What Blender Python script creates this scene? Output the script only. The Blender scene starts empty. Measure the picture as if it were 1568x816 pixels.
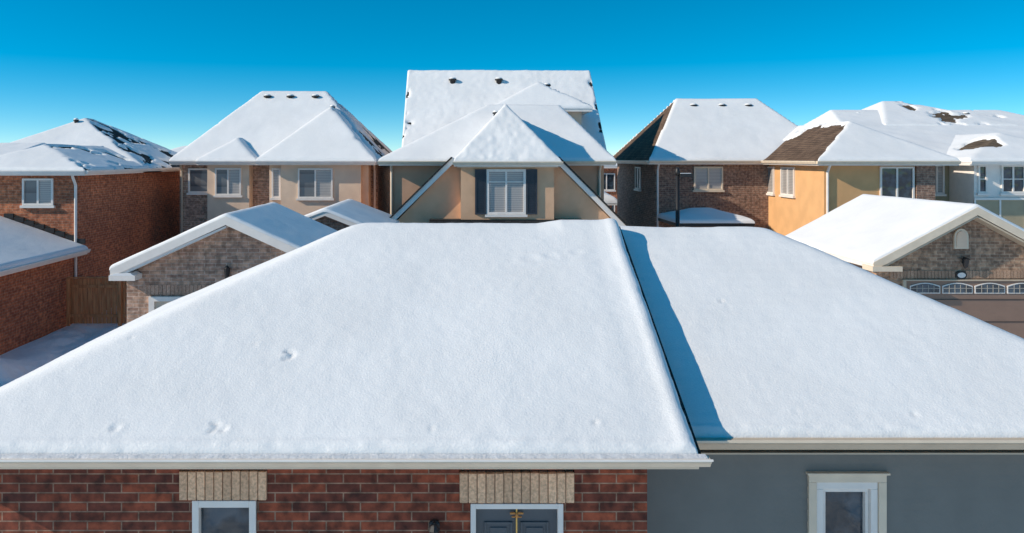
import bpy, math, random
import numpy as np
from mathutils import Vector, Matrix
random.seed(4)
scene = bpy.context.scene
scene.view_settings.view_transform = 'Standard'
scene.view_settings.look = 'None'
scene.view_settings.exposure = 0
scene.view_settings.gamma = 1

# ------------------------------------------------------------------ noise
_rng = np.random.RandomState(7)
_T = _rng.rand(256, 256)
def vnoise(x, y):
    xi = np.floor(x).astype(int); yi = np.floor(y).astype(int)
    fx = x - xi; fy = y - yi
    fx = fx*fx*(3-2*fx); fy = fy*fy*(3-2*fy)
    a = _T[xi % 256, yi % 256]; b = _T[(xi+1) % 256, yi % 256]
    c = _T[xi % 256, (yi+1) % 256]; d = _T[(xi+1) % 256, (yi+1) % 256]
    return (a*(1-fx)+b*fx)*(1-fy) + (c*(1-fx)+d*fx)*fy
def fbm(x, y, o=4):
    s = 0; a = .5; t = 0
    for i in range(o):
        s = s + a*vnoise(x*2**i+17.3*i, y*2**i+5.1*i); t += a; a *= .5
    return s/t

# ------------------------------------------------------------------ materials
def newmat(name):
    m = bpy.data.materials.new(name); m.use_nodes = True
    nt = m.node_tree; b = nt.nodes['Principled BSDF']
    return m, nt, b
def N(nt, t, **k):
    n = nt.nodes.new(t)
    for a, v in k.items(): setattr(n, a, v)
    return n
def math_node(nt, op, a, b):
    n = N(nt, 'ShaderNodeMath', operation=op)
    for i, v in enumerate((a, b)):
        if isinstance(v, (int, float)): n.inputs[i].default_value = v
        else: nt.links.new(v, n.inputs[i])
    return n.outputs[0]
def wallcoords(nt):
    g = N(nt, 'ShaderNodeNewGeometry'); s = N(nt, 'ShaderNodeSeparateXYZ')
    nt.links.new(g.outputs['Position'], s.inputs[0])
    u = math_node(nt, 'ADD', s.outputs[0], s.outputs[1])
    c = N(nt, 'ShaderNodeCombineXYZ')
    nt.links.new(u, c.inputs[0]); nt.links.new(s.outputs[2], c.inputs[1])
    return c.outputs[0], g.outputs['Position'], s
def noise_mix(nt, pos, scale, c1, c2, detail=4, lo=.35, hi=.65):
    n = N(nt, 'ShaderNodeTexNoise'); n.inputs['Scale'].default_value = scale; n.inputs['Detail'].default_value = detail
    nt.links.new(pos, n.inputs['Vector'])
    r = N(nt, 'ShaderNodeValToRGB')
    r.color_ramp.elements[0].position = lo; r.color_ramp.elements[1].position = hi
    r.color_ramp.elements[0].color = (*c1, 1); r.color_ramp.elements[1].color = (*c2, 1)
    nt.links.new(n.outputs['Fac'], r.inputs[0])
    return r.outputs[0], n.outputs['Fac']
def mult(nt, a, b, f=1.0):
    m = N(nt, 'ShaderNodeMix', data_type='RGBA', blend_type='MULTIPLY'); m.inputs[0].default_value = f
    nt.links.new(a, m.inputs[6]); nt.links.new(b, m.inputs[7]); return m.outputs[2]
def bump(nt, b, h, dist, strength=1.0, prev=None):
    n = N(nt, 'ShaderNodeBump'); n.inputs['Distance'].default_value = dist; n.inputs['Strength'].default_value = strength
    nt.links.new(h, n.inputs['Height'])
    if prev: nt.links.new(prev, n.inputs['Normal'])
    nt.links.new(n.outputs[0], b.inputs['Normal']); return n.outputs[0]

def plain(name, c, rough=.6, var=.12, scale=3, bmp=0.0, bscale=60, metal=0, coat=0):
    m, nt, b = newmat(name)
    g = N(nt, 'ShaderNodeNewGeometry')
    col, _ = noise_mix(nt, g.outputs['Position'], scale, [v*(1-var) for v in c], [min(1, v*(1+var)) for v in c], 6)
    nt.links.new(col, b.inputs['Base Color'])
    b.inputs['Roughness'].default_value = rough; b.inputs['Metallic'].default_value = metal
    b.inputs['Coat Weight'].default_value = coat
    if bmp:
        n = N(nt, 'ShaderNodeTexNoise'); n.inputs['Scale'].default_value = bscale; n.inputs['Detail'].default_value = 5
        nt.links.new(g.outputs['Position'], n.inputs['Vector'])
        bump(nt, b, n.outputs['Fac'], bmp)
    return m
def brick(name, c1, c2, mortar, w=.26, h=.083, ms=.008, var=.35, dist=.008, bias=-.1):
    m, nt, b = newmat(name)
    uv, pos, s = wallcoords(nt)
    t = N(nt, 'ShaderNodeTexBrick'); nt.links.new(uv, t.inputs['Vector'])
    t.inputs['Scale'].default_value = 1; t.inputs['Brick Width'].default_value = w; t.inputs['Row Height'].default_value = h
    t.inputs['Mortar Size'].default_value = ms; t.inputs['Mortar Smooth'].default_value = .3; t.inputs['Bias'].default_value = bias
    t.inputs['Color1'].default_value = (*c1, 1); t.inputs['Color2'].default_value = (*c2, 1); t.inputs['Mortar'].default_value = (*mortar, 1)
    v1, f1 = noise_mix(nt, pos, 9, (1-var,)*3, (1+var*.5,)*3, 5)
    v2, f2 = noise_mix(nt, pos, .6, (.80, .80, .82), (1.1, 1.08, 1.05), 3)
    nt.links.new(mult(nt, mult(nt, t.outputs['Color'], v1), v2), b.inputs['Base Color'])
    b.inputs['Roughness'].default_value = .85
    inv = math_node(nt, 'SUBTRACT', 1.0, t.outputs['Fac'])
    n = N(nt, 'ShaderNodeTexNoise'); n.inputs['Scale'].default_value = 70; n.inputs['Detail'].default_value = 6
    nt.links.new(pos, n.inputs['Vector'])
    hgt = math_node(nt, 'ADD', inv, math_node(nt, 'MULTIPLY', n.outputs['Fac'], .35))
    bump(nt, b, hgt, dist)
    return m
def snowmat(name, ground=False):
    m, nt, b = newmat(name)
    g = N(nt, 'ShaderNodeNewGeometry'); pos = g.outputs['Position']
    k = 1.1 if ground else 1.0
    c, _ = noise_mix(nt, pos, .8, (.81*k, .81*k, .81*k), (.86*k, .86*k, .86*k), 5)
    c2, _ = noise_mix(nt, pos, 60, (.94, .945, .955), (1, 1, 1), 6, .3, .5)
    nt.links.new(mult(nt, c, c2), b.inputs['Base Color'])
    b.inputs['Roughness'].default_value = .6
    b.inputs['Specular IOR Level'].default_value = .2
    n1 = N(nt, 'ShaderNodeTexNoise'); n1.inputs['Scale'].default_value = 50; n1.inputs['Detail'].default_value = 7; n1.inputs['Roughness'].default_value = .65
    n2 = N(nt, 'ShaderNodeTexNoise'); n2.inputs['Scale'].default_value = 4 if not ground else 1.6; n2.inputs['Detail'].default_value = 4
    nt.links.new(pos, n1.inputs['Vector']); nt.links.new(pos, n2.inputs['Vector'])
    p = bump(nt, b, n1.outputs['Fac'], .006, .75)
    bump(nt, b, n2.outputs['Fac'], .008 if not ground else .2, .8, p)
    return m
def shinglemat(name, c1, c2):
    m, nt, b = newmat(name)
    uv, pos, s = wallcoords(nt)
    t = N(nt, 'ShaderNodeTexBrick'); nt.links.new(uv, t.inputs['Vector'])
    t.inputs['Scale'].default_value = 1; t.inputs['Brick Width'].default_value = .22; t.inputs['Row Height'].default_value = .075
    t.inputs['Mortar Size'].default_value = .006
    t.inputs['Color1'].default_value = (*c1, 1); t.inputs['Color2'].default_value = (*c2, 1); t.inputs['Mortar'].default_value = (.012, .011, .01, 1)
    v, f = noise_mix(nt, pos, 2, (.75,)*3, (1.15,)*3, 6)
    nt.links.new(mult(nt, t.outputs['Color'], v), b.inputs['Base Color']); b.inputs['Roughness'].default_value = .9
    b.inputs['Specular IOR Level'].default_value = .2
    n = N(nt, 'ShaderNodeTexNoise'); n.inputs['Scale'].default_value = 90; nt.links.new(pos, n.inputs['Vector'])
    bump(nt, b, n.outputs['Fac'], .01)
    return m
def blindsmat(name, c, period=.06):
    m, nt, b = newmat(name)
    uv, pos, s = wallcoords(nt)
    w = math_node(nt, 'FRACT', math_node(nt, 'DIVIDE', s.outputs[2], period), 0)
    r = N(nt, 'ShaderNodeValToRGB'); r.color_ramp.elements[0].position = .1; r.color_ramp.elements[1].position = .45
    r.color_ramp.elements[0].color = (c[0]*.45, c[1]*.45, c[2]*.5, 1); r.color_ramp.elements[1].color = (*c, 1)
    nt.links.new(w, r.inputs[0]); nt.links.new(r.outputs[0], b.inputs['Base Color'])
    b.inputs['Roughness'].default_value = .3; b.inputs['Coat Weight'].default_value = 1; b.inputs['Coat Roughness'].default_value = .02
    return m
def glassmat(name, c=(.02, .03, .04)):
    m, nt, b = newmat(name)
    g = N(nt, 'ShaderNodeNewGeometry')
    col, f = noise_mix(nt, g.outputs['Position'], 3.5, c, [v*2.6 for v in c], 5, .45, .6)  # lighter blotches in the base colour imitate reflections in the panes
    nt.links.new(col, b.inputs['Base Color']); b.inputs['Roughness'].default_value = .03
    b.inputs['Specular IOR Level'].default_value = .7
    n = N(nt, 'ShaderNodeTexNoise'); n.inputs['Scale'].default_value = 1.5; nt.links.new(g.outputs['Position'], n.inputs['Vector'])
    bump(nt, b, n.outputs['Fac'], .03, .5)
    return m

SNOW = snowmat('snow'); GSNOW = snowmat('ground_snow', ground=True)
SHING = shinglemat('shingle_brown', (.13, .092, .062), (.19, .14, .095))
SHINGB = shinglemat('shingle_weathered', (.13, .082, .055), (.19, .125, .085))
SHINGD = shinglemat('shingle_dark', (.035, .035, .036), (.06, .058, .055))
B_RED = brick('brick_red', (.36, .080, .034), (.13, .032, .020), (.36, .21, .14), w=.30, ms=.0075, var=.6, bias=-.02)
B_ORANGE = brick('brick_orange', (.58, .19, .085), (.38, .115, .055), (.52, .29, .19), w=.24, h=.08, ms=.008, var=.45)
B_TAN = brick('brick_tan', (.60, .38, .27), (.38, .225, .165), (.64, .49, .40), w=.24, h=.08, ms=.009, var=.45)
B_BROWN = brick('brick_brown', (.36, .21, .15), (.21, .12, .09), (.42, .32, .25), w=.24, h=.08, ms=.009, var=.45)
B_GARAGE = brick('brick_taupe', (.46, .29, .19), (.28, .17, .115), (.50, .38, .28), w=.24, h=.08, ms=.009, var=.45)
CREAM = plain('stucco_cream', (.78, .58, .43), .9, .06, 2, .004, 80)
TAN = plain('stucco_tan', (.68, .42, .26), .9, .07, 2, .004, 80)
TAN_SHADED = plain('stucco_tan_shaded', (.58, .345, .225), .9, .07, 2, .004, 80)  # darker copy of the tan stucco, wing shade put into the colour
YELL = plain('stucco_yellow', (.68, .39, .18), .9, .06, 2, .004, 80)
WHITE = plain('trim_white', (.80, .75, .70), .45, .04, 4)
CTRIM = plain('trim_cream', (.72, .60, .46), .4, .05, 5)
TAUPE = plain('trim_taupe', (.52, .42, .31), .5, .05, 5)
SIDG = plain('siding_grey', (.185, .180, .165), .55, .05, 3, .0015, 30)
SIDGR = plain('siding_green', (.38, .31, .20), .6, .05, 3)
BLACK = plain('black_metal', (.015, .015, .017), .5, .1, 4)
SHUT = plain('shutter_slate', (.035, .042, .055), .5, .1, 4)
DOORB = plain('door_blue_grey', (.075, .09, .105), .4, .06, 4)
GOLD = plain('gold_ribbon', (.85, .50, .12), .4, .1, 20, metal=.2)
REDR = plain('bronze_ribbon', (.62, .27, .07), .5, .1, 20)
GDOOR = plain('garage_door_beige', (.60, .49, .38), .5, .04, 4)
GDOORD = plain('garage_door_brown', (.24, .15, .11), .5, .04, 4)
GLASS = glassmat('window_glass'); BLIND = blindsmat('window_blinds', (.42, .40, .38)); CURT = blindsmat('window_curtain', (.13, .14, .15), .5)
MUNT = plain('muntin_grey', (.40, .37, .32), .5, .05, 5)
ICE = plain('ice_crust', (.66, .66, .67), .45, .10, 14, .008, 40)
def woodmat():
    m, nt, b = newmat('fence_wood'); g = N(nt, 'ShaderNodeNewGeometry')
    mp = N(nt, 'ShaderNodeMapping'); mp.inputs['Scale'].default_value = (9, 9, .8); nt.links.new(g.outputs['Position'], mp.inputs[0])
    c, f = noise_mix(nt, mp.outputs[0], 2, (.52, .19, .07), (.80, .35, .15), 6)
    nt.links.new(c, b.inputs['Base Color']); b.inputs['Roughness'].default_value = .75; bump(nt, b, f, .01); return m
WOOD = woodmat()
def islandmat(name, c, lo=.75, hi=1.15):
    m, nt, b = newmat(name); g = N(nt, 'ShaderNodeNewGeometry')
    r = N(nt, 'ShaderNodeValToRGB'); r.color_ramp.elements[0].color = (*[v*lo for v in c], 1); r.color_ramp.elements[1].color = (*[v*hi for v in c], 1)
    nt.links.new(g.outputs['Random Per Island'], r.inputs[0])
    v, f = noise_mix(nt, g.outputs['Position'], 40, (.7,)*3, (1.12,)*3, 6)
    nt.links.new(mult(nt, r.outputs[0], v), b.inputs['Base Color']); b.inputs['Roughness'].default_value = .85
    bump(nt, b, f, .006); return m
BUFF = islandmat('brick_buff', (.84, .53, .33), .70, 1.1)
MORT = plain('mortar', (.5, .36, .25), .9, .1, 20)

# ------------------------------------------------------------------ geometry helpers
def top(name, loc):
    e = bpy.data.objects.new(name, None); e.location = loc; e.empty_display_size = .5
    scene.collection.objects.link(e); return e
def addmesh(H, name, verts, faces, mats, midx=None, smooth=False, off=(0, 0, 0)):
    me = bpy.data.meshes.new(name); me.from_pydata([(v[0]+off[0], v[1]+off[1], v[2]+off[2]) for v in verts], [], [tuple(f) for f in faces]); me.update()
    if not isinstance(mats, (list, tuple)): mats = [mats]
    for m in mats: me.materials.append(m)
    if midx is not None: me.polygons.foreach_set('material_index', midx)
    if smooth: me.polygons.foreach_set('use_smooth', [True]*len(me.polygons))
    o = bpy.data.objects.new(name, me); scene.collection.objects.link(o)
    if H is not None:
        o.parent = H; o.matrix_parent_inverse = Matrix.Translation(-Vector(H.location))
    return o
def boxdata(x0, x1, y0, y1, z0, z1):
    v = [(x0,y0,z0),(x1,y0,z0),(x1,y1,z0),(x0,y1,z0),(x0,y0,z1),(x1,y0,z1),(x1,y1,z1),(x0,y1,z1)]
    f = [(0,3,2,1),(4,5,6,7),(0,1,5,4),(1,2,6,5),(2,3,7,6),(3,0,4,7)]
    return v, f
def box(H, name, x0, x1, y0, y1, z0, z1, mat, bev=0, off=(0, 0, 0)):
    v, f = boxdata(min(x0,x1), max(x0,x1), min(y0,y1), max(y0,y1), z0, z1)
    o = addmesh(H, name, v, f, mat, off=off)
    if bev:
        b = o.modifiers.new('bevel', 'BEVEL'); b.width = bev; b.segments = 2
    return o
def boxes(H, name, lst, mat, bev=0, off=(0, 0, 0)):
    V = []; F = []
    for L in lst:
        v, f = boxdata(*L); k = len(V); V += v; F += [tuple(i+k for i in q) for q in f]
    o = addmesh(H, name, V, F, mat, off=off)
    if bev:
        b = o.modifiers.new('bevel', 'BEVEL'); b.width = bev; b.segments = 2
    return o
def prism_y(H, name, pts, y0, y1, mat):
    n = len(pts); v = [(p[0], y0, p[1]) for p in pts] + [(p[0], y1, p[1]) for p in pts]
    f = [tuple(range(n)), tuple(range(2*n-1, n-1, -1))] + [(i, i+n, (i+1) % n+n, (i+1) % n) for i in range(n)]
    return addmesh(H, name, v, f, mat)
def prism_x(H, name, pts, x0, x1, mat):
    n = len(pts); v = [(x0, p[0], p[1]) for p in pts] + [(x1, p[0], p[1]) for p in pts]
    f = [tuple(range(n)), tuple(range(2*n-1, n-1, -1))] + [(i, i+n, (i+1) % n+n, (i+1) % n) for i in range(n)]
    return addmesh(H, name, v, f, mat)
def tube(H, name, pts, r, mat, seg=8):
    V = []; F = []
    for i, p in enumerate(pts):
        p = Vector(p); q = Vector(pts[min(i+1, len(pts)-1)]) - Vector(pts[max(i-1, 0)])
        q.normalize(); a = q.orthogonal().normalized(); c = q.cross(a)
        rr = r[i] if isinstance(r, (list, tuple)) else r
        for k in range(seg):
            t = 2*math.pi*k/seg; V.append(p + a*rr*math.cos(t) + c*rr*math.sin(t))
    for i in range(len(pts)-1):
        for k in range(seg):
            F.append((i*seg+k, i*seg+(k+1) % seg, (i+1)*seg+(k+1) % seg, (i+1)*seg+k))
    F.append(tuple(range(seg-1, -1, -1))); F.append(tuple(range((len(pts)-1)*seg, len(pts)*seg)))
    return addmesh(H, name, V, F, mat, smooth=(seg > 8))

def axis_samples(a, b, res, fine):
    n = max(4, int((b-a)/res)); m = np.linspace(a, b, n+1)
    e = np.array([.008, .02, .04, .07, .11, .16])*fine
    s = np.unique(np.round(np.concatenate([m, a+e, b-e]), 4))
    return s
def roof(H, name, x0, x1, y0, y1, ze, ax, a0, a1, m, zr, T=.12, bare=None, res=.10, sh=None, fas=None, thick=.16,
         snow=True, rough=.3, extra=None, k=.018, seed=0, micro=.008, o=.02, bs=1.7):
    """hip or gable roof. ax 'x': ridge from (a0,m) to (a1,m); ax 'y': ridge from (m,a0) to (m,a1)"""
    sh = sh or SHING; fas = fas or WHITE
    X0, X1, Y0, Y1 = (x0, x1, y0, y1) if ax == 'x' else (y0, y1, x0, x1)
    pts = [(X0,Y0,ze),(X1,Y0,ze),(X1,Y1,ze),(X0,Y1,ze),(a0,m,zr),(a1,m,zr)]
    V = pts + [(p[0],p[1],p[2]-thick) for p in pts]
    F = [(0,1,5,4),(2,3,4,5)]; mi = [0, 0]
    F += [(7,6,10,11),(9,8,11,10)]; mi += [1, 1]
    F += [(1,0,6,7),(3,2,8,9)]; mi += [1, 1]
    for (i, j, r, g) in ((3, 0, 4, abs(a0-X0) < 1e-3), (1, 2, 5, abs(a1-X1) < 1e-3)):
        if g: F += [(i, r, r+6, i+6), (r, j, j+6, r+6)]; mi += [1, 1]
        else: F += [(i, j, r), (i+6, r+6, j+6), (j, i, i+6, j+6)]; mi += [0, 1, 1]
    if ax == 'y':
        V = [(p[1], p[0], p[2]) for p in V]; F = [tuple(reversed(f)) for f in F]
    addmesh(H, name+'_deck', V, F, [sh, fas], mi)
    if not snow: return
    xs = axis_samples(X0-o, X1+o, res, T/.1); ys = axis_samples(Y0-o, Y1+o, res, T/.1)
    gx, gy = np.meshgrid(xs, ys, indexing='ij')
    P = [ze+(gy-Y0)*(zr-ze)/(m-Y0), ze+(Y1-gy)*(zr-ze)/(Y1-m)]
    big = np.full_like(gx, 1e3)
    P.append(ze+(gx-X0)*(zr-ze)/(a0-X0) if a0-X0 > 1e-3 else big)
    P.append(ze+(X1-gx)*(zr-ze)/(X1-a1) if X1-a1 > 1e-3 else big)
    P = np.array(P); idx = P.argmin(0); h0 = P.min(0)
    h = h0 - k*np.log(np.exp(-(P-h0)/k).sum(0))
    d = np.minimum(np.minimum(gx-xs[0], xs[-1]-gx), np.minimum(gy-ys[0], ys[-1]-gy))
    wx, wy = (gx, gy) if ax == 'x' else (gy, gx)
    r = T*1.1; dd = np.clip(d/r, 0, 1)
    dj = np.clip((d + .02*(fbm(wx*6+seed, wy*6)-.5))/r, 0, 1) 
    n = fbm(wx*1.1+31.7+seed, wy*1.1+8.2, 4)
    t = T*np.sqrt(np.clip(1-(1-dj)**2, 0, 1))*(1+rough*(n-.5)*1.6) + micro*(fbm(wx*7, wy*7+seed, 3)-.5)*np.clip(dd*2, 0, 1)
    if bare is not None:
        b = bare(wx, wy, idx)
        nn = np.clip((fbm(wx*bs+3+seed, wy*bs+9, 5)-.5)*1.9+.5, 0, 1)
        mk = np.clip((nn-b)*6+1, 0, 1)
        t = t*mk - .06*(1-mk)
    if extra is not None: t = t + extra(wx, wy)
    t[0, :] = -.03; t[-1, :] = -.03; t[:, 0] = -.03; t[:, -1] = -.03
    z = h + t
    nx, ny = gx.shape
    A = np.stack([wx.ravel(), wy.ravel(), z.ravel()], 1)
    ii = (np.arange(nx-1)[:, None]*ny + np.arange(ny-1)[None, :]).ravel()
    Fq = np.stack([ii, ii+ny, ii+ny+1, ii+1], 1) if ax == 'x' else np.stack([ii, ii+1, ii+ny+1, ii+ny], 1)
    addmesh(H, name+'_snow', A.tolist(), Fq.tolist(), SNOW, smooth=True)

def window(H, name, face, pos, u0, u1, z0, z1, glass=None, frame=None, mull=(.5,), hbars=(), fw=.06, sill=True, proud=.06, glass2=None):
    glass = glass or GLASS; frame = frame or WHITE
    def B(a, b, d0, d1, c, e):
        if face == 'f': return (a, b, pos-d1, pos-d0, c, e)
        if face == 'l': return (pos-d1, pos-d0, a, b, c, e)
        return (pos+d0, pos+d1, a, b, c, e)
    L = [B(u0, u0+fw, -.02, proud, z0+fw, z1-fw), B(u1-fw, u1, -.02, proud, z0+fw, z1-fw),
         B(u0, u1, -.02, proud, z1-fw, z1), B(u0, u1, -.02, proud, z0, z0+fw)]
    for mm in mull:
        c = u0+(u1-u0)*mm; L.append(B(c-.03, c+.03, -.02, proud-.012, z0+fw, z1-fw))
    for hh in hbars:
        c = z0+(z1-z0)*hh; L.append(B(u0+fw, u1-fw, -.02, proud-.02, c-.015, c+.015))
    if sill: L.append(B(u0-.05, u1+.05, -.02, proud+.04, z0-.08, z0-.004))
    boxes(H, name+'_frame', L, frame)
    if glass2 and mull:
        c = u0+(u1-u0)*mull[0]
        boxes(H, name+'_pane', [B(u0+.02, c, -.02, .012, z0+.02, z1-.02)], glass)
        boxes(H, name+'_pane', [B(c, u1-.02, -.02, .012, z0+.02, z1-.02)], glass2)
    else:
        boxes(H, name+'_pane', [B(u0+.02, u1-.02, -.02, .012, z0+.02, z1-.02)], glass)
def vent(H, x, y, z, r=.17):
    tube(H, 'roof_vent_body', [(x, y, z-.3), (x, y, z+.04), (x, y, z+.05), (x, y, z+.11)], [r*.7, r*.7, r*1.05, r*1.05], BLACK, 14)
    tube(H, 'roof_vent_snow', [(x, y, z+.105), (x, y, z+.14), (x, y, z+.17), (x, y, z+.185)], [r*.95, r*.9, r*.6, r*.2], SNOW, 14)
def downspout(H, x, y, z0, z1, mat=None):
    tube(H, 'downspout', [(x, y-.28, z1), (x, y-.25, z1-.08), (x, y-.05, z1-.35), (x, y-.05, z0)], .045, mat or WHITE, 8)
def gutter_x(H, x0, x1, y, z, mat):
    prism_x(H, 'gutter', [(y, z), (y-.11, z), (y-.11, z-.03), (y-.07, z-.11), (y, z-.11)], x0, x1, mat)
def gutter_y(H, y0, y1, x, z, s, mat):
    prism_y(H, 'gutter', [(x, z), (x+s*.11, z), (x+s*.11, z-.03), (x+s*.07, z-.11), (x, z-.11)], y0, y1, mat)

# ================================================================== GROUND
def ground():
    xs = np.concatenate([np.linspace(-30, 30, 301), -30-np.geomspace(1, 1500, 26), 30+np.geomspace(1, 1500, 26)]); xs.sort()
    ys = np.concatenate([np.linspace(-6, 60, 331), -6-np.geomspace(1, 300, 14), 60+np.geomspace(1, 2500, 30)]); ys.sort()
    gx, gy = np.meshgrid(xs, ys, indexing='ij')
    z = .08*fbm(gx*.5, gy*.5, 4) - .12
    nearm = ((gx > -12) & (gx < -7) & (gy > 14) & (gy < 30))
    z = z + nearm*.10*(np.abs(fbm(gx*2.3, gy*2.3, 3)-.5)*2) 
    z = z + .5*np.exp(-((gx+11.3)**2/.5+(gy-18.6)**2/1.2)) + .35*np.exp(-((gx+10.5)**2/.3+(gy-18.1)**2/.4))
    rs = np.random.RandomState(3)
    for i in range(90):
        t = i/90; fx = -10.6+.5*math.sin(t*5)+rs.uniform(-.3, .3); fy = 16.5+t*8+rs.uniform(-.1, .1)
        z = z - .08*np.exp(-((gx-fx)**2+(gy-fy)**2)/.025)
    nx, ny = gx.shape
    ii = (np.arange(nx-1)[:, None]*ny + np.arange(ny-1)[None, :]).ravel()
    A = np.stack([gx.ravel(), gy.ravel(), z.ravel()], 1)
    addmesh(None, 'ground', A.tolist(), np.stack([ii, ii+ny, ii+ny+1, ii+1], 1).tolist(), GSNOW, smooth=True)
ground()

# ================================================================== FOREGROUND BRICK GARAGE
G = top('brick_garage', (-1.4, 10, 0))
dents = [(-1.66,7.71,.065,.026,1),(-2.12,6.86,.055,.022,1),(-2.01,6.84,.04,.018,0),(-2.94,6.85,.045,.014,0),(-2.0,7.86,.022,.012,0),
         (-.22,6.84,.025,.014,0),(1.2,6.92,.03,.016,0),(-3.25,7.95,.03,.010,0),(1.1,9.3,.08,.005,0),(.85,9.25,.09,.005,0),(1.4,9.36,.07,.004,0)]
def fg_extra(x, y):
    e = np.zeros_like(x)
    for (a, b, r, dep, ring) in dents:
        q = ((x-a)**2+((y-b)/.7)**2)/r**2
        if ring: e = e - dep*np.exp(-(np.sqrt(q)-1)**2*8)*(x > a-.02) + dep*.3*np.exp(-q*2)
        else: e = e - dep*np.exp(-q**2*1.2) + dep*.3*np.exp(-(np.sqrt(q)-1.5)**2*5)
    e = e + .014*np.exp(-((x-1.91)/.06)**2) - .006*np.exp(-((x-1.68)/.12)**2)
    e = e + .045*np.clip((x-1.0)/.3, 0, 1)*np.exp(-((y-10.0)/.25)**2)
    e = e + .0045*(fbm(x*13, y*13, 3)-.5) + .022*(fbm(x*.7+4, y*.7, 2)-.5)
    e = e + .016*(fbm(x*9, y*22, 3)-.5)*np.exp(-((y-6.68)/.06)**2) - .010*np.exp(-((y-6.765)/.04)**2)*fbm(x*2, y*2, 2)
    return e
roof(G, 'roof', -4.85, 2.02, 6.65, 13.35, 2.61, 'x', -1.2, 2.02, 10.0, 4.24, T=.07, res=.025, extra=fg_extra, rough=.10, fas=CTRIM, thick=.10, k=.03, micro=.003, o=.0)
prism_x(G, 'rake_drip_edge', [(6.60, 2.588), (10.0, 4.243), (10.0, 4.20), (6.60, 2.545)], 2.021, 2.045, SHINGD)
y0, y1 = 7.0, 7.25
WX0, WX1 = -4.5, 1.67
boxes(G, 'front_wall', [(WX0, -2.33, y0, y1, -.2, 2.10), (-1.76, .115, y0, y1, -.2, 2.07), (.935, WX1, y0, y1, -.2, 2.07),
     (-2.33, -1.76, y0, y1, -.2, 1.15), (WX0, -2.44, y0, y1, 2.10, 2.36), (-2.44, -1.67, y0, y1, 2.36, 2.55), (WX0, -2.44, y0, y1, 2.36, 2.55), (-1.67, WX1, y0, y1, 2.36, 2.55),
     (-1.67, .02, y0, y1, 2.10, 2.36), (1.03, WX1, y0, y1, 2.10, 2.36), (-1.76, .02, y0+.001, y1, 2.07, 2.10), (1.03, WX1, y0+.001, y1, 2.07, 2.10)], B_RED)
def lintel(name, a, b, z0, z1):
    n = int(round((b-a)/.0765)); w = (b-a)/n; L = []
    for i in range(n):
        j = random.uniform(-.003, .003)
        L.append((a+i*w+.005, a+(i+1)*w-.005, y0-.022+j, y0+.1, z0+.002, z1-.004+j))
    boxes(G, name, L, BUFF, .003)
    box(G, name+'_mortar', a+.001, b-.001, y0-.006, y0+.12, z0+.004, z1-.008, MORT)
lintel('window_lintel', -2.44, -1.67, 2.10, 2.355); lintel('door_lintel', .02, 1.03, 2.075, 2.34)
boxes(G, 'side_walls', [(WX0, WX0+.25, 7.25, 13, -.2, 2.55), (WX1-.25, WX1, 7.25, 13, -.2, 2.55), (WX0+.25, WX1-.25, 12.75, 13, -.2, 2.55)], B_RED)
prism_x(G, 'step_gable_wall', [(7.0, 2.55), (13, 2.55), (10, 4.10), (7.0, 2.62)], WX1-.2, WX1-.01, WHITE)
prism_x(G, 'gutter', [(6.645, 2.618), (6.53, 2.618), (6.53, 2.60), (6.55, 2.585), (6.575, 2.55), (6.645, 2.55)], -4.95, 2.09, CTRIM)
prism_x(G, 'gutter_lip', [(6.54, 2.626), (6.524, 2.626), (6.524, 2.612), (6.54, 2.612)], -4.96, 2.10, WHITE)
xs = np.linspace(-4.93, 2.07, 500); V = []; Fq = []
for i, x in enumerate(xs):
    a = .014*float(fbm(np.array([x*9]), np.array([2.]), 3)[0])
    V += [(x, 6.57, 2.60), (x, 6.572, 2.615+a), (x, 6.60, 2.622+a), (x, 6.649, 2.63)]
    if i: k = 4*(i-1); Fq += [(k+j, k+4+j, k+5+j, k+1+j) for j in range(3)]
addmesh(G, 'gutter_ice', V, Fq, ICE, smooth=True)
box(G, 'soffit', -4.85, 2.02, 6.656, 7.0, 2.50, 2.52, CTRIM)
box(G, 'frieze', -4.5, 1.67, 6.97, 6.999, 2.455, 2.50, CTRIM)
boxes(G, 'window_frame', [(-2.325, -2.265, 6.98, 7.1, 1.15, 2.095), (-1.825, -1.765, 6.98, 7.1, 1.15, 2.095), (-2.265, -1.825, 6.98, 7.1, 2.035, 2.095), (-2.265, -1.825, 6.98, 7.1, 1.15, 1.22)], WHITE, .004)
box(G, 'window_pane', -2.27, -1.82, 7.05, 7.06, 1.2, 2.05, GLASS)
boxes(G, 'door_frame', [(.118, .165, 6.985, 7.12, 0, 2.066), (.885, .932, 6.985, 7.12, 0, 2.066), (.165, .885, 6.985, 7.12, 2.02, 2.066)], WHITE, .004)
box(G, 'door', .166, .884, 7.06, 7.11, 0.02, 2.018, DOORB)
L = []
for (a, b) in ((.24, .49), (.56, .81)):
    for (c, d) in ((.15, .85), (.98, 1.88)):
        L += [(a, a+.02, 7.045, 7.06, c, d), (b-.02, b, 7.045, 7.06, c, d), (a+.02, b-.02, 7.045, 7.06, c, c+.02), (a+.02, b-.02, 7.045, 7.06, d-.02, d), (a+.05, b-.05, 7.05, 7.06, c+.05, d-.05)]
boxes(G, 'door_panels', L, DOORB, .003)
boxes(G, 'door_ornament', [(.519, .531, 7.03, 7.045, 1.7, 2.05)], GOLD)
boxes(G, 'door_ornament_bow', [(.465, .515, 7.02, 7.04, 1.958, 1.972), (.535, .585, 7.02, 7.04, 1.958, 1.972), (.48, .515, 7.02, 7.04, 1.93, 1.94), (.535, .57, 7.02, 7.04, 1.93, 1.94)], REDR, .004)
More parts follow.
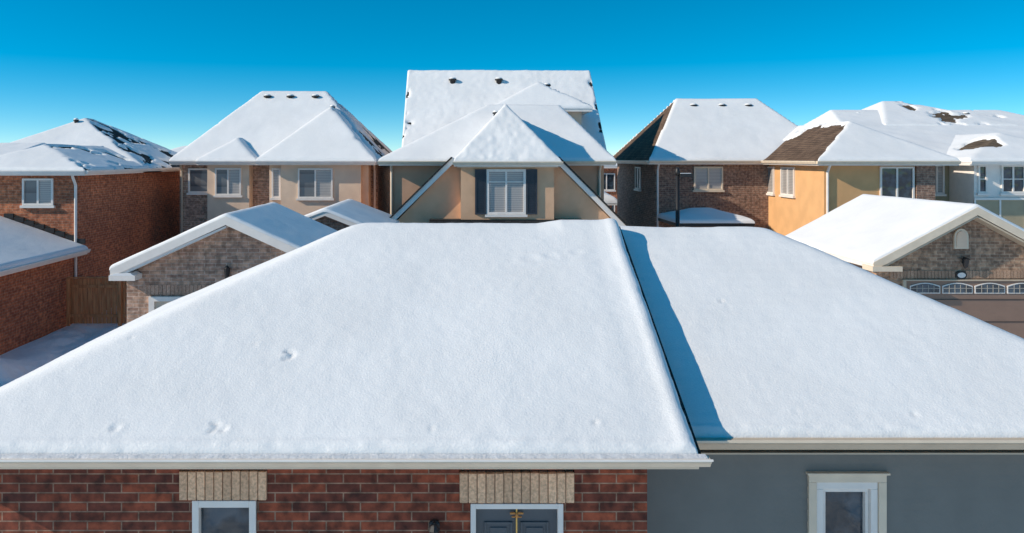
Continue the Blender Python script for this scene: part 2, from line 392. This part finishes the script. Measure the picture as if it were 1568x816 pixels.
tube(G, 'door_ornament_ball', [(.525, 7.02, 1.93), (.525, 7.015, 1.95), (.525, 7.02, 1.97)], [.008, .014, .008], REDR, 10)
tube(G, 'wall_lantern_plate', [(-.2, 7.0, 1.88), (-.2, 6.97, 1.88)], .05, BLACK, 12)
tube(G, 'wall_lantern_arm', [(-.2, 6.98, 1.9), (-.2, 6.92, 1.95), (-.2, 6.88, 1.93)], .012, BLACK, 8)
tube(G, 'wall_lantern_body', [(-.2, 6.88, 1.95), (-.2, 6.88, 1.93), (-.2, 6.88, 1.89), (-.2, 6.88, 1.88), (-.2, 6.88, 1.74), (-.2, 6.88, 1.72), (-.2, 6.88, 1.70)], [.008, .03, .055, .045, .032, .04, .01], BLACK, 8)

# ================================================================== FOREGROUND GREY SIDING GARAGE
S = top('siding_garage', (4.3, 10, 0))
dents2 = [(2.95,8.88,.03,.022),(2.98,8.80,.025,.015),(4.23,7.36,.03,.016),(3.15,7.39,.03,.010),(4.8,8.4,.04,.005)]
def sg_extra(x, y):
    e = .0045*(fbm(x*13, y*13, 3)-.5) + .018*(fbm(x*.7+8, y*.7, 2)-.5) + .0013*np.sin(y*2*math.pi/.135)*(.4+fbm(x*.8, y*.8, 2))
    for (a, b, r, dep) in dents2:
        q = ((x-a)**2+((y-b)/.7)**2)/r**2
        e = e - dep*np.exp(-q**2*1.2) + dep*.3*np.exp(-(np.sqrt(q)-1.5)**2*5)
    e = e + .02*(fbm(x*9, y*22, 3)-.5)*np.exp(-((y-7.2)/.07)**2) + .05*np.exp(-((y-10.3)/.4)**2)*(fbm(x*1.5, y*0+3, 3)-.5)
    return e
roof(S, 'roof', 1.69, 7.05, 7.18, 13.4, 2.57, 'x', 1.69, 3.95, 10.3, 4.17, T=.07, res=.03, extra=sg_extra, rough=.10, fas=TAUPE, thick=.10, k=.03, seed=5, micro=.003, o=.02)
yb = 7.6
def siding(x0_, x1_, name, zhi=None, zlo=None):
    V = []; F = []; z = zlo
    while z < zhi-.01:
        z2 = min(z+.11, zhi); k = len(V)
        V += [(x0_, yb-.014, z), (x1_, yb-.014, z), (x1_, yb, z2), (x0_, yb, z2), (x0_, yb+.03, z), (x1_, yb+.03, z)]
        F += [(k, k+1, k+2, k+3), (k+4, k+5, k+1, k)]; z = z2
    addmesh(S, name, V, F, SIDG)
siding(1.68, 3.36, 'siding_boards', 2.41, -.23); siding(4.06, 6.7, 'siding_boards', 2.41, -.23)
siding(3.36, 4.06, 'siding_boards', 1.02, -.23); siding(3.36, 4.06, 'siding_boards', 2.41, 2.08)
boxes(S, 'walls', [(1.70, 3.39, 7.63, 7.75, -.2, 2.42), (4.03, 6.7, 7.63, 7.75, -.2, 2.42), (6.5, 6.7, 7.75, 13, -.2, 2.42), (1.70, 6.5, 12.8, 13, -.2, 2.42), (3.39, 4.03, 7.63, 7.75, -.2, 1.07), (3.39,4.03,7.63,7.75,2.02,2.42)], SIDG)
of = (.05, .1, -.03)
boxes(S, 'window_trim', [(3.29, 3.365, 7.46, 7.56, 1.05, 2.05), (3.955, 4.03, 7.46, 7.56, 1.05, 2.05), (3.29, 4.03, 7.46, 7.56, 2.05, 2.125)], CTRIM, .004, off=of)
boxes(S, 'window_trim_cap', [(3.27, 4.05, 7.435, 7.5, 2.127, 2.145)], CTRIM, off=of)
boxes(S, 'window_frame', [(3.367, 3.435, 7.475, 7.6, 1.05, 1.98), (3.885, 3.953, 7.475, 7.6, 1.05, 1.98), (3.367, 3.953, 7.475, 7.6, 1.98, 2.048)], WHITE, .005, off=of)
boxes(S, 'window_sash', [(3.437, 3.47, 7.51, 7.6, 1.05, 1.94), (3.85, 3.883, 7.51, 7.6, 1.05, 1.94), (3.437, 3.883, 7.51, 7.6, 1.94, 1.978)], WHITE, .003, off=of)
box(S, 'window_pane', 3.45, 3.87, 7.56, 7.57, 1.05, 1.96, GLASS, off=of)
prism_x(S, 'gutter', [(7.185, 2.585), (7.06, 2.585), (7.06, 2.565), (7.08, 2.55), (7.105, 2.505), (7.185, 2.505)], 2.03, 7.1, TAUPE)
prism_x(S, 'gutter_lip', [(7.07, 2.596), (7.05, 2.596), (7.05, 2.578), (7.07, 2.578)], 2.03, 7.11, CTRIM)
box(S, 'soffit', 1.70, 7.05, 7.186, 7.62, 2.425, 2.44, TAUPE)

# ================================================================== HOUSE A (far left, orange brick)
A = top('brick_house', (-15, 30, 0))
box(A, 'front_walls', -22, -11.9, 25, 29.6, -.2, 4.62, B_ORANGE)
box(A, 'rear_walls', -19.0, -11.88, 29.6, 36, -.2, 4.62, B_ORANGE)
roof(A, 'wing_roof', -15.7, -11.5, 24.6, 31, 4.72, 'y', 26.4, 31, -13.6, 5.5, T=.08, bare=lambda x, y, i: np.where(i == 1, .50, 0), seed=3, sh=SHINGD, res=.07)
roof(A, 'shed_roof', -22, -15.0, 24.6, 32, 4.715, 'x', -22, -15.0, 29.0, 5.6, T=.08)
roof(A, 'main_roof', -19.1, -11.5, 29.2, 36.8, 4.72, 'y', 32.8, 33.4, -15.3, 6.7, T=.08, bare=lambda x, y, i: np.where(i == 1, .56, 0), seed=9, sh=SHINGD, res=.07)
window(A, 'window', 'f', 25, -13.63, -12.66, 3.62, 4.46, CURT, glass2=BLIND)
downspout(A, -11.95, 25, 0, 4.6); gutter_x(A, -22, -11.5, 24.6, 4.72, WHITE); gutter_y(A, 24.6, 36.8, -11.5, 4.72, 1, WHITE)
vent(A, -15.5, 32.4, 6.55, .10)
AG = top('brick_garage', (-15, 20, 0))
box(AG, 'walls', -18, -12, 12, 24.98, -.2, 2.2, B_ORANGE)
roof(AG, 'roof', -18.4, -11.6, 11.6, 24.99, 2.25, 'y', 11.6, 24.99, -15, 3.45, T=.10, fas=WHITE, rough=.2)
gutter_y(AG, 11.6, 24.98, -11.6, 2.25, 1, WHITE)
boxes(AG, 'wall_flashing', [(-14.2+.32*i, -13.9+.32*i, 24.94, 24.995, 3.2-.113*i, 3.36-.113*i) for i in range(8)], BLACK)
F_ = top('wooden_fence', (-10.8, 24.3, 0))
L = []; x = -11.85
while x < -7.4:
    L.append((x, x+.132, 24.3+random.uniform(-.006, .006), 24.325, .05, 1.42+random.uniform(-.012, .012))); x += .145
boxes(F_, 'pickets', L, WOOD, .004)
boxes(F_, 'rails', [(-11.86, -7.4, 24.25, 24.29, 1.15, 1.24), (-11.86, -7.4, 24.25, 24.29, .25, .34), (-11.9, -7.4, 24.24, 24.36, 1.44, 1.47)], WOOD)
boxes(F_, 'posts', [(-11.87, -11.78, 24.18, 24.248, 0, 1.438), (-10.3, -10.2, 24.18, 24.248, 0, 1.438), (-8.8, -8.7, 24.18, 24.248, 0, 1.438)], WOOD)

# ================================================================== GARAGE B (tan brick gable)
B = top('gabled_garage', (-5, 19.5, 0))
prism_y(B, 'walls', [(-7.22, -.2), (-2.6, -.2), (-2.6, 2.76), (-4.95, 3.74), (-7.22, 2.76)], 17.4, 21.3, B_TAN)
roof(B, 'roof', -7.42, -2.48, 17.05, 21.5, 2.74, 'y', 17.05, 21.5, -4.95, 3.86, T=.07, res=.07, rough=.2)
prism_y(B, 'rake_board', [(-7.42, 2.58), (-7.42, 2.735), (-4.95, 3.855), (-4.95, 3.67), (-7.2, 2.65)], 17.02, 17.045, WHITE)
prism_y(B, 'rake_board', [(-2.48, 2.735), (-2.48, 2.58), (-2.7, 2.65), (-4.95, 3.67), (-4.95, 3.855)], 17.02, 17.045, WHITE)
prism_y(B, 'rake_soffit', [(-7.4, 2.52), (-7.2, 2.58), (-4.95, 3.61), (-4.95, 3.65), (-7.4, 2.58)], 17.046, 17.39, WHITE)
box(B, 'eave_return', -7.44, -6.88, 17.0, 17.42, 2.48, 2.59, WHITE)
prism_y(B, 'eave_return_snow', [(-7.42, 2.59), (-6.90, 2.59), (-6.98, 2.64), (-7.3, 2.64)], 17.0, 17.38, SNOW)
boxes(B, 'soldier_course', [(-6.85+.085*i, -6.775+.085*i, 17.385, 17.41, 2.12, 2.33) for i in range(44)], islandmat('brick_tan_soldier', (.54, .345, .25)))
boxes(B, 'garage_door_frame', [(-6.72, -6.6, 17.34, 17.5, 0, 2.08), (-3.3, -3.18, 17.34, 17.5, 0, 2.08), (-6.6, -3.3, 17.34, 17.5, 1.98, 2.08)], WHITE)
box(B, 'garage_door', -6.6, -3.3, 17.385, 17.44, 0, 1.98, GDOOR)
def arch_lites(H, x0_, x1_, z0_, h, y, n, nm='garage_door_lites', arch=.35, fr=None):
    for i in range(n):
        w = (x1_-x0_)/n; a = x0_+i*w+.05; b = a+w-.10
        def outline(g):
            return [(a-g, z0_-g), (b+g, z0_-g)] + [(b+g+(a-b-2*g)*t, z0_+g+h*(1-arch)+h*arch*math.sin(math.pi*t)) for t in np.linspace(0, 1, 11)]
        prism_y(H, nm+'_surround', outline(.022), y-.02, y+.01, fr or WHITE)
        prism_y(H, nm, outline(0), y-.026, y-.0201, GLASS)
        boxes(H, nm+'_bars', [(a+(b-a)*q-.006, a+(b-a)*q+.006, y-.034, y-.0265, z0_, z0_+h*.88) for q in (.2, .4, .6, .8)] + [(a, b, y-.0335, y-.0268, z0_+h*.46, z0_+h*.52)], MUNT)
arch_lites(B, -6.55, -3.35, 1.66, .24, 17.385, 3)
tube(B, 'wall_lamp', [(-5.0, 17.3, 2.75), (-5.0, 17.3, 2.7), (-5.0, 17.3, 2.5), (-5, 17.3, 2.46)], [.02, .07, .05, .02], BLACK, 8)
tube(B, 'wall_lamp_arm', [(-5.0, 17.42, 2.7), (-5.0, 17.3, 2.76)], .015, BLACK)
K = top('gabled_porch', (-3.6, 23.5, 0))
prism_y(K, 'walls', [(-5.2, -.2), (-2.1, -.2), (-2.1, 3.0), (-3.66, 3.62), (-5.2, 3.0)], 22.3, 27, B_TAN)
roof(K, 'roof', -5.5, -1.9, 22.05, 27.2, 2.96, 'y', 22.05, 27.2, -3.66, 3.66, T=.07)

# ================================================================== HOUSE C
C = top('stucco_brick_house', (-7, 34, 0))
box(C, 'main_walls', -10.8, -3.1, 31.0, 39.6, -.2, 4.96, B_TAN)
box(C, 'left_bay', -9.55, -7.95, 30.45, 30.99, -.2, 4.93, CREAM)
box(C, 'right_wing', -7.1, -3.35, 30.1, 30.995, -.2, 4.94, CREAM)
box(C, 'right_wing_projection', -6.6, -3.6, 29.8, 30.09, -.2, 4.92, CREAM)
roof(C, 'main_roof', -11.05, -2.85, 30.6, 40, 5.0, 'x', -8.7, -5.8, 35.4, 8.0, T=.09, bare=lambda x, y, i: np.where(i == 3, .66, np.where((i == 2) & (y < 33), .2, 0.0)), seed=2, sh=SHINGD)
roof(C, 'right_wing_roof', -7.45, -3.05, 29.5, 35, 5.0, 'y', 32.3, 35, -5.1, 7.15, T=.09, bare=lambda x, y, i: np.where(i == 1, .50, 0.0), seed=6, sh=SHINGD)
roof(C, 'left_bay_roof', -9.85, -7.6, 30.1, 33.5, 4.995, 'y', 31.4, 33.5, -8.65, 5.85, T=.08, seed=8)
gutter_x(C, -11.05, -9.85, 30.6, 5.0, WHITE); gutter_x(C, -9.85, -7.6, 30.1, 4.995, WHITE); gutter_x(C, -7.45, -3.05, 29.5, 5.0, WHITE)
window(C, 'window', 'f', 31.0, -10.45, -9.65, 3.75, 4.7, CURT, mull=())
window(C, 'window', 'f', 30.45, -9.25, -8.25, 3.68, 4.72, CURT, glass2=BLIND)
window(C, 'window', 'f', 30.1, -7.0, -6.66, 3.6, 4.72, BLIND, mull=())
window(C, 'window', 'f', 29.8, -5.95, -4.65, 3.6, 4.72, CURT, glass2=BLIND)
downspout(C, -3.2, 30.95, 0, 4.95, WHITE); downspout(C, -10.7, 31, 0, 4.95, TAUPE)
for px in (-8.3, -7.3, -6.2): vent(C, px, 34.9, 7.72)
vent(C, -5.1, 32.6, 7.1, .11)

# ================================================================== HOUSE D (centre)
D = top('stucco_house', (1.5, 33, 0))
box(D, 'wing_walls', -2.36, 5.16, 28, 31.55, -.2, 4.96, TAN_SHADED)
box(D, 'rear_walls', -1.9, 5.65, 31.56, 40.2, -.2, 4.95, CREAM)
prism_x(D, 'gable_wall', [(31.7, 4.9), (40.3, 4.9), (36, 8.85)], -1.88, -1.7, CREAM)
prism_x(D, 'gable_wall', [(31.7, 4.9), (40.3, 4.9), (36, 8.85)], 5.5, 5.63, CREAM)
prism_y(D, 'front_gable_wall', [(-2.9, 2.1), (6.05, 2.1), (3.22, 4.96), (-.1, 4.96)], 26.3, 27.99, TAN)
box(D, 'front_lower_wall', -2.3, 5.1, 26.35, 27.99, -.2, 2.1, TAN)
def diag(nm, xa, za, xb, zb, w, ya, yb_, mat):
    v = Vector((xb-xa, zb-za)).normalized(); n = Vector((-v.y, v.x))*w
    if n.y < 0: n = -n
    prism_y(D, nm, [(xa, za), (xb, zb), (xb+n.x, zb+n.y), (xa+n.x, za+n.y)], ya, yb_, mat)
diag('diagonal_trim', -3.0, 2.1, -.05, 5.0, .15, 26.05, 28.0, WHITE)
diag('diagonal_trim', 3.2, 5.0, 6.15, 2.05, .15, 26.05, 28.0, WHITE)
diag('diagonal_cap', -3.11, 2.21, -.16, 5.11, .05, 26.0, 27.99, SHINGD)
diag('diagonal_cap', 3.31, 5.11, 6.26, 2.16, .05, 26.0, 27.99, SHINGD)
box(D, 'dormer_wall', .12, 3.15, 25.9, 26.29, 3.1, 4.955, TAN)
boxes(D, 'dormer_eave_trim', [(.0, 3.25, 25.66, 25.89, 4.80, 4.86)], CTRIM)
box(D, 'dormer_base', -.9, 4.1, 25.85, 26.28, 2.9, 3.1, SHINGD)
window(D, 'dormer_window', 'f', 25.9, .955, 2.23, 3.27, 4.74, BLIND, hbars=(.72,), fw=.08)
def shutter(a, b):
    L = [(a, a+.05, 25.83, 25.9, 3.27, 4.74), (b-.05, b, 25.83, 25.9, 3.27, 4.74), (a+.05, b-.05, 25.83, 25.9, 4.68, 4.74), (a+.05, b-.05, 25.83, 25.9, 3.27, 3.33), (a+.05, b-.05, 25.86, 25.9, 3.33, 4.68)]
    z = 3.36
    while z < 4.65: L.append((a+.05, b-.05, 25.845, 25.86, z, z+.025)); z += .055
    boxes(D, 'shutter', L, SHUT)
shutter(.58, .945); shutter(2.24, 2.60)
downspout(D, -2.3, 28, 0, 4.95, CTRIM); downspout(D, 5.0, 28, 0, 4.95, CTRIM)
roof(D, 'dormer_roof', -.1, 3.35, 25.6, 30.5, 4.99, 'y', 27.5, 30.5, 1.68, 6.9, T=.07, seed=1, rough=.6, micro=.055, res=.06)
roof(D, 'mid_roof', -2.72, 5.5, 27.6, 34.5, 5.0, 'x', 1.2, 4.0, 31, 7.1, T=.09, seed=12)
gutter_x(D, -.15, 3.4, 25.6, 4.99, CTRIM); gutter_x(D, -2.75, -.16, 27.6, 5.0, CTRIM); gutter_x(D, 3.41, 5.5, 27.6, 5.0, CTRIM)
box(D, 'upper_dormer_walls', 1.8, 4.98, 31.9, 35, 5.5, 7.1, CREAM)
roof(D, 'upper_dormer_roof', 1.4, 5.35, 31.5, 36, 7.1, 'y', 33.0, 36, 3.38, 8.2, T=.08, seed=14, bare=lambda x, y, i: np.where(i == 1, .42, 0.0), sh=SHINGD)
roof(D, 'main_roof', -2.22, 5.98, 31.5, 40.5, 5.02, 'x', -2.22, 5.98, 36, 9.02, T=.08, seed=15, sh=SHINGD, fas=SHINGD, thick=.2, rough=.4, micro=.035, res=.08,
     bare=lambda x, y, i: .38*np.exp(-((x+2.15)/.2)**2) + .42*np.exp(-((x-5.95)/.18)**2))
for (px, py) in ((-.2, 35.3), (1.85, 35.3)): vent(D, px, py, 8.5)
vent(D, 3.75, 33.2, 8.05, .15); vent(D, 1.35, 28.0, 6.6, .10)

# ================================================================== HOUSE E (brown brick, right)
E = top('brick_house', (12, 37, 0))
box(E, 'walls', 8.2, 15.6, 33, 40.8, -.2, 4.96, B_BROWN)
roof(E, 'roof', 7.85, 16.0, 32.6, 41.2, 5.0, 'x', 10.1, 13.9, 36.9, 7.78, T=.09, seed=20, bare=lambda x, y, i: np.where(i == 2, 1.1, 0.0), sh=SHINGB)
window(E, 'window', 'f', 33, 9.8, 11.0, 3.78, 4.75, BLIND, frame=CTRIM)
gutter_x(E, 7.85, 12.4, 32.6, 5.0, CTRIM); gutter_y(E, 32.6, 41, 7.85, 5.0, -1, CTRIM)
downspout(E, 8.3, 33, 0, 4.95, WHITE)
for px in (10.8, 12.1, 13.3): vent(E, px, 36.4, 7.42)
window(E, 'window', 'l', 8.2, 35.5, 36.5, 3.7, 4.7, GLASS)
PR = top('porch', (9.7, 31.5, 0))
boxes(PR, 'posts', [(8.5, 8.65, 30.2, 30.35, -.1, 2.7), (10.85, 11.0, 30.2, 30.35, -.1, 2.7)], WHITE)
roof(PR, 'roof', 8.3, 11.2, 30.0, 32.98, 2.68, 'x', 9.4, 10.1, 31.9, 3.02, T=.12, fas=BLACK)

# ================================================================== HOUSE F (yellow stucco)
Fh = top('yellow_stucco_house', (15, 32, 0))
box(Fh, 'walls', 12.9, 16.76, 28, 34.8, -.2, 4.96, YELL)
box(Fh, 'brick_pier', 16.1, 16.75, 27.9, 27.995, -.2, 4.95, B_BROWN)
roof(Fh, 'roof', 12.5, 17.4, 27.6, 38, 5.0, 'y', 30.4, 38, 14.95, 6.45, T=.09, seed=24, bs=2.6, sh=SHINGB,
     bare=lambda x, y, i: np.where(i == 0, 1.35*np.exp(-((y-30.5)/3.3)**8)*np.clip((14.95-x)/.25, .4, 1), 0.0))
gutter_x(Fh, 12.45, 17.4, 27.6, 5.0, CTRIM); gutter_y(Fh, 27.6, 38, 12.5, 5.0, -1, CTRIM)
window(Fh, 'side_window', 'l', 12.9, 32.35, 34.0, 3.65, 4.75, BLIND)
window(Fh, 'side_window', 'l', 12.9, 30.4, 31.65, 3.65, 4.75, BLIND)
window(Fh, 'front_window', 'f', 28, 14.85, 16.05, 3.6, 4.8, GLASS)
downspout(Fh, 13.0, 28, 0, 4.95, WHITE)

# ================================================================== HOUSE G (green siding, far right)
Gh = top('green_siding_house', (22, 35, 0))
box(Gh, 'walls', 16.78, 27, 30, 42, -.2, 4.97, SIDGR)
V = []; Fc = []; z = 0
while z < 4.9:
    k = len(V); V += [(16.9, 29.955, z), (27, 29.955, z), (27, 29.985, z+.14), (16.9, 29.985, z+.14), (16.9, 30.0, z), (27, 30.0, z)]; Fc += [(k, k+1, k+2, k+3), (k+4, k+5, k+1, k)]; z += .142
addmesh(Gh, 'lap_siding', V, Fc, SIDGR)
box(Gh, 'bay', 18.5, 22.5, 28.5, 29.95, -.2, 4.96, WHITE)
box(Gh, 'bay_apron', 18.47, 22.53, 28.46, 28.495, -.2, 3.6, SIDGR)
boxes(Gh, 'bay_apron_panel', [(18.47+.9*i, 18.53+.9*i, 28.44, 28.459, .5, 3.6) for i in range(5)]+[(18.47, 22.53, 28.43, 28.459, 3.604, 3.68)], WHITE)
roof(Gh, 'main_roof', 15.3, 28.5, 29.6, 42.5, 5.0, 'x', 17.6, 25.6, 37.6, 7.3, T=.09, seed=30,
     bare=lambda x, y, i: 1.4*np.exp(-((x-21.6-.35*(36.2-y))/.95)**4-((y-36.2)/1.1)**4) + .34*np.exp(-((x-25)/1.2)**2-((y-36.5)/1.2)**2))
roof(Gh, 'upper_roof', 18.6, 24.4, 34.6, 42, 6.5, 'x', 20.6, 21.6, 38.6, 7.8, T=.08, seed=31, bare=lambda x, y, i: np.where(i == 3, .55, np.where((i == 0) & (x > 21), .5, 0)))
roof(Gh, 'bay_roof', 18.1, 23.4, 28.1, 33, 5.0, 'y', 30.4, 33, 20.7, 6.0, T=.09, seed=33,
     bare=lambda x, y, i: 1.4*np.exp(-((x-19.6)/.65)**4-((y-29.9)/.85)**4))
gutter_x(Gh, 18.1, 23.4, 28.1, 5.0, WHITE); gutter_x(Gh, 17.41, 18.09, 29.6, 5.0, WHITE)
window(Gh, 'window', 'f', 29.955, 17.75, 18.3, 3.75, 4.85, BLIND)
window(Gh, 'bay_window', 'f', 28.5, 18.62, 18.95, 3.85, 4.85, GLASS, mull=(), hbars=(.5,))
window(Gh, 'bay_window', 'f', 28.5, 19.45, 20.3, 3.85, 4.85, GLASS, hbars=(.5,))
window(Gh, 'bay_window', 'f', 28.5, 20.35, 21.2, 3.85, 4.85, GLASS, hbars=(.5,))
for (px, py) in ((18.6, 37), (20, 37), (23.5, 36.8)): vent(Gh, px, py, 7.05, .15)

# ================================================================== GARAGE H (right)
Hh = top('gabled_garage', (12.6, 22, 0))
prism_y(Hh, 'walls', [(10.45, -.2), (14.75, -.2), (14.75, 2.62), (12.6, 3.78), (10.45, 2.62)], 19.7, 24.4, B_GARAGE)
roof(Hh, 'roof', 10.08, 15.12, 19.3, 24.7, 2.58, 'y', 19.3, 24.7, 12.6, 3.92, T=.09, res=.08, seed=40, rough=.2)
for sgn in (-1, 1):
    X = lambda q: 12.6+sgn*q
    prism_y(Hh, 'rake_board', [(X(2.52), 2.40), (X(2.52), 2.575), (X(0), 3.915), (X(0), 3.72), (X(2.2), 2.54)], 19.27, 19.295, CTRIM)
    prism_y(Hh, 'rake_soffit', [(X(2.4), 2.42), (X(0), 3.7), (X(0), 3.66), (X(2.3), 2.42)], 19.296, 19.69, TAUPE)
box(Hh, 'eave_return', 10.03, 10.75, 19.22, 19.72, 2.36, 2.48, CTRIM)
pts = [(12.27, 2.86), (12.62, 2.86)] + [(12.445+.175*math.cos(t), 3.16+.2*math.sin(t)) for t in np.linspace(0, math.pi, 9)]
prism_y(Hh, 'gable_vent', pts, 19.65, 19.71, CTRIM)
pts2 = [(12.32, 2.9), (12.57, 2.9)] + [(12.445+.125*math.cos(t), 3.15+.15*math.sin(t)) for t in np.linspace(0, math.pi, 9)]
prism_y(Hh, 'gable_vent_panel', pts2, 19.63, 19.66, CREAM)
tube(Hh, 'wall_lamp', [(12.5, 19.58, 2.66), (12.5, 19.58, 2.62), (12.5, 19.58, 2.60), (12.5, 19.58, 2.42), (12.5, 19.58, 2.39)], [.02, .10, .08, .05, .02], BLACK, 8)
tube(Hh, 'wall_lamp_arm', [(12.5, 19.7, 2.5), (12.5, 19.66, 2.66), (12.5, 19.58, 2.64)], .015, BLACK)
def disc(nm, cx, cz, rx, rz, ya, yb_, mat):
    prism_y(Hh, nm, [(cx+rx*math.cos(t), cz+rz*math.sin(t)) for t in np.linspace(0, 2*math.pi, 21)[:-1]], ya, yb_, mat)
disc('house_number_plaque', 12.45, 2.21, .14, .10, 19.66, 19.71, BLACK)
disc('house_number_face', 12.45, 2.21, .10, .065, 19.65, 19.659, WHITE)
boxes(Hh, 'soldier_course', [(10.7+.085*i, 10.775+.085*i, 19.68, 19.71, 2.13, 2.32) for i in range(46) if abs(10.74+.085*i-12.45) > .16], islandmat('brick_taupe_soldier', (.44, .28, .19)))
boxes(Hh, 'garage_door_frame', [(11.0, 11.08, 19.64, 19.8, 0, 2.1), (14.42, 14.5, 19.64, 19.8, 0, 2.1), (11.08, 14.42, 19.64, 19.8, 2.07, 2.1)], TAUPE)
box(Hh, 'garage_door', 11.08, 14.42, 19.675, 19.72, 0, 2.07, GDOORD)
arch_lites(Hh, 11.15, 14.35, 1.78, .22, 19.675, 4)
boxes(Hh, 'garage_door_seams', [(11.08, 14.42, 19.66, 19.674, z, z+.012) for z in (.5, 1.05, 1.6)], BLACK)
downspout(Hh, 14.9, 19.7, 0, 2.5)

# ================================================================== street lamp
SL = top('street_lamp', (7.75, 28, 0))
tube(SL, 'pole', [(7.75, 28, 0), (7.75, 28, .8), (7.75, 28, .85), (7.75, 28, 4.55)], [.11, .10, .08, .065], BLACK, 12)
tube(SL, 'finial', [(7.75, 28, 4.5), (7.75, 28, 4.6), (7.75, 28, 4.72), (7.75, 28, 4.78)], [.08, .09, .07, .015], BLACK, 12)
tube(SL, 'arm', [(7.75, 28, 4.45), (7.95, 28, 4.5)], .03, BLACK)
box(SL, 'lamp_head', 7.80, 8.25, 27.87, 28.13, 4.42, 4.55, BLACK, .02)
box(SL, 'lamp_head_snow', 7.83, 8.2, 27.90, 28.10, 4.552, 4.575, SNOW, .01)

# ================================================================== distant houses
def far_house(x0_, x1_, y0_, y1_, ze, zr, wall, seed, wins=True):
    h = top('distant_house', ((x0_+x1_)/2, (y0_+y1_)/2, 0))
    box(h, 'walls', x0_, x1_, y0_, y1_, -.2, ze-.05, wall)
    w = min((x1_-x0_)/2-.1, (y1_-y0_)/2)
    roof(h, 'roof', x0_-.3, x1_+.3, y0_-.3, y1_+.3, ze, 'x', x0_+w*.8, x1_-w*.8, (y0_+y1_)/2, zr, T=.12, res=.4, seed=seed)
    if wins:
        x = x0_+.8
        while x < x1_-1.5:
            window(h, 'window', 'f', y0_, x, x+1.1, ze-1.6, ze-.5, GLASS); window(h, 'window', 'f', y0_, x, x+1.1, .9, 2.2, GLASS); x += 2.2
far_house(8.4, 16, 52, 60, 4.6, 5.3, B_ORANGE, 50)
far_house(-8, -1.5, 50, 58, 4.0, 4.9, B_TAN, 51)
far_house(-32, -23, 78, 88, 4.6, 6.3, B_TAN, 52)
far_house(36, 46, 60, 70, 5.2, 7.9, B_ORANGE, 53)
far_house(-60, -46, 85, 95, 4.5, 6.4, B_TAN, 54)
far_house(50, 64, 80, 92, 4.7, 6.8, B_BROWN, 57)
q = top('distant_garage', (8, 45, 0))
box(q, 'walls', 6.0, 8.6, 44.3, 48, -.2, 2.6, B_ORANGE); roof(q, 'roof', 5.7, 8.9, 44, 48.3, 2.65, 'y', 45, 47.5, 7.3, 3.6, T=.2, res=.2)
box(q, 'door', 6.4, 8.2, 44.26, 44.299, 0, 2.1, GDOOR)

# ================================================================== light / sky
sd = Vector((-.95, -.25, .50)).normalized()
sun = bpy.data.lights.new('sun', 'SUN'); sun.energy = 4.8; sun.angle = math.radians(.5); sun.color = (1, .87, .71)
so = bpy.data.objects.new('sun', sun); so.rotation_euler = sd.to_track_quat('Z', 'Y').to_euler(); so.location = (-20, -10, 20)
scene.collection.objects.link(so)
w = bpy.data.worlds.new('World'); scene.world = w; w.use_nodes = True
nt = w.node_tree; bg = nt.nodes['Background']
sky = N(nt, 'ShaderNodeTexSky', sky_type='NISHITA'); sky.sun_disc = False
sky.sun_elevation = math.asin(sd.z); sky.sun_rotation = math.atan2(sd.x, sd.y) % (2*math.pi)
sky.air_density = 1.0; sky.dust_density = 0.0; sky.ozone_density = 2.0
tc = N(nt, 'ShaderNodeTexCoord'); mp = N(nt, 'ShaderNodeMapping'); mp.vector_type = 'POINT'
mp.inputs['Scale'].default_value = (1, 1, 2.0); mp.inputs['Location'].default_value = (0, 0, .06)
nt.links.new(tc.outputs['Generated'], mp.inputs[0]); 
nrm = N(nt, 'ShaderNodeVectorMath', operation='NORMALIZE'); nt.links.new(mp.outputs[0], nrm.inputs[0]); nt.links.new(nrm.outputs[0], sky.inputs[0])
hs = N(nt, 'ShaderNodeHueSaturation'); hs.inputs['Saturation'].default_value = 1.62; hs.inputs['Hue'].default_value = .483
hs.inputs['Value'].default_value = 1.1
nt.links.new(sky.outputs[0], hs.inputs['Color']); nt.links.new(hs.outputs[0], bg.inputs[0]); bg.inputs[1].default_value = .15

# ================================================================== camera
cam = bpy.data.cameras.new('camera'); co = bpy.data.objects.new('camera', cam); scene.collection.objects.link(co)
co.location = (0, 0, 5.1); co.rotation_euler = (math.radians(90), 0, 0)
cam.lens = 28.0; cam.sensor_width = 36; cam.shift_x = 84/1568; cam.shift_y = -166/1568; cam.clip_end = 5000; cam.clip_start = .05
scene.camera = co
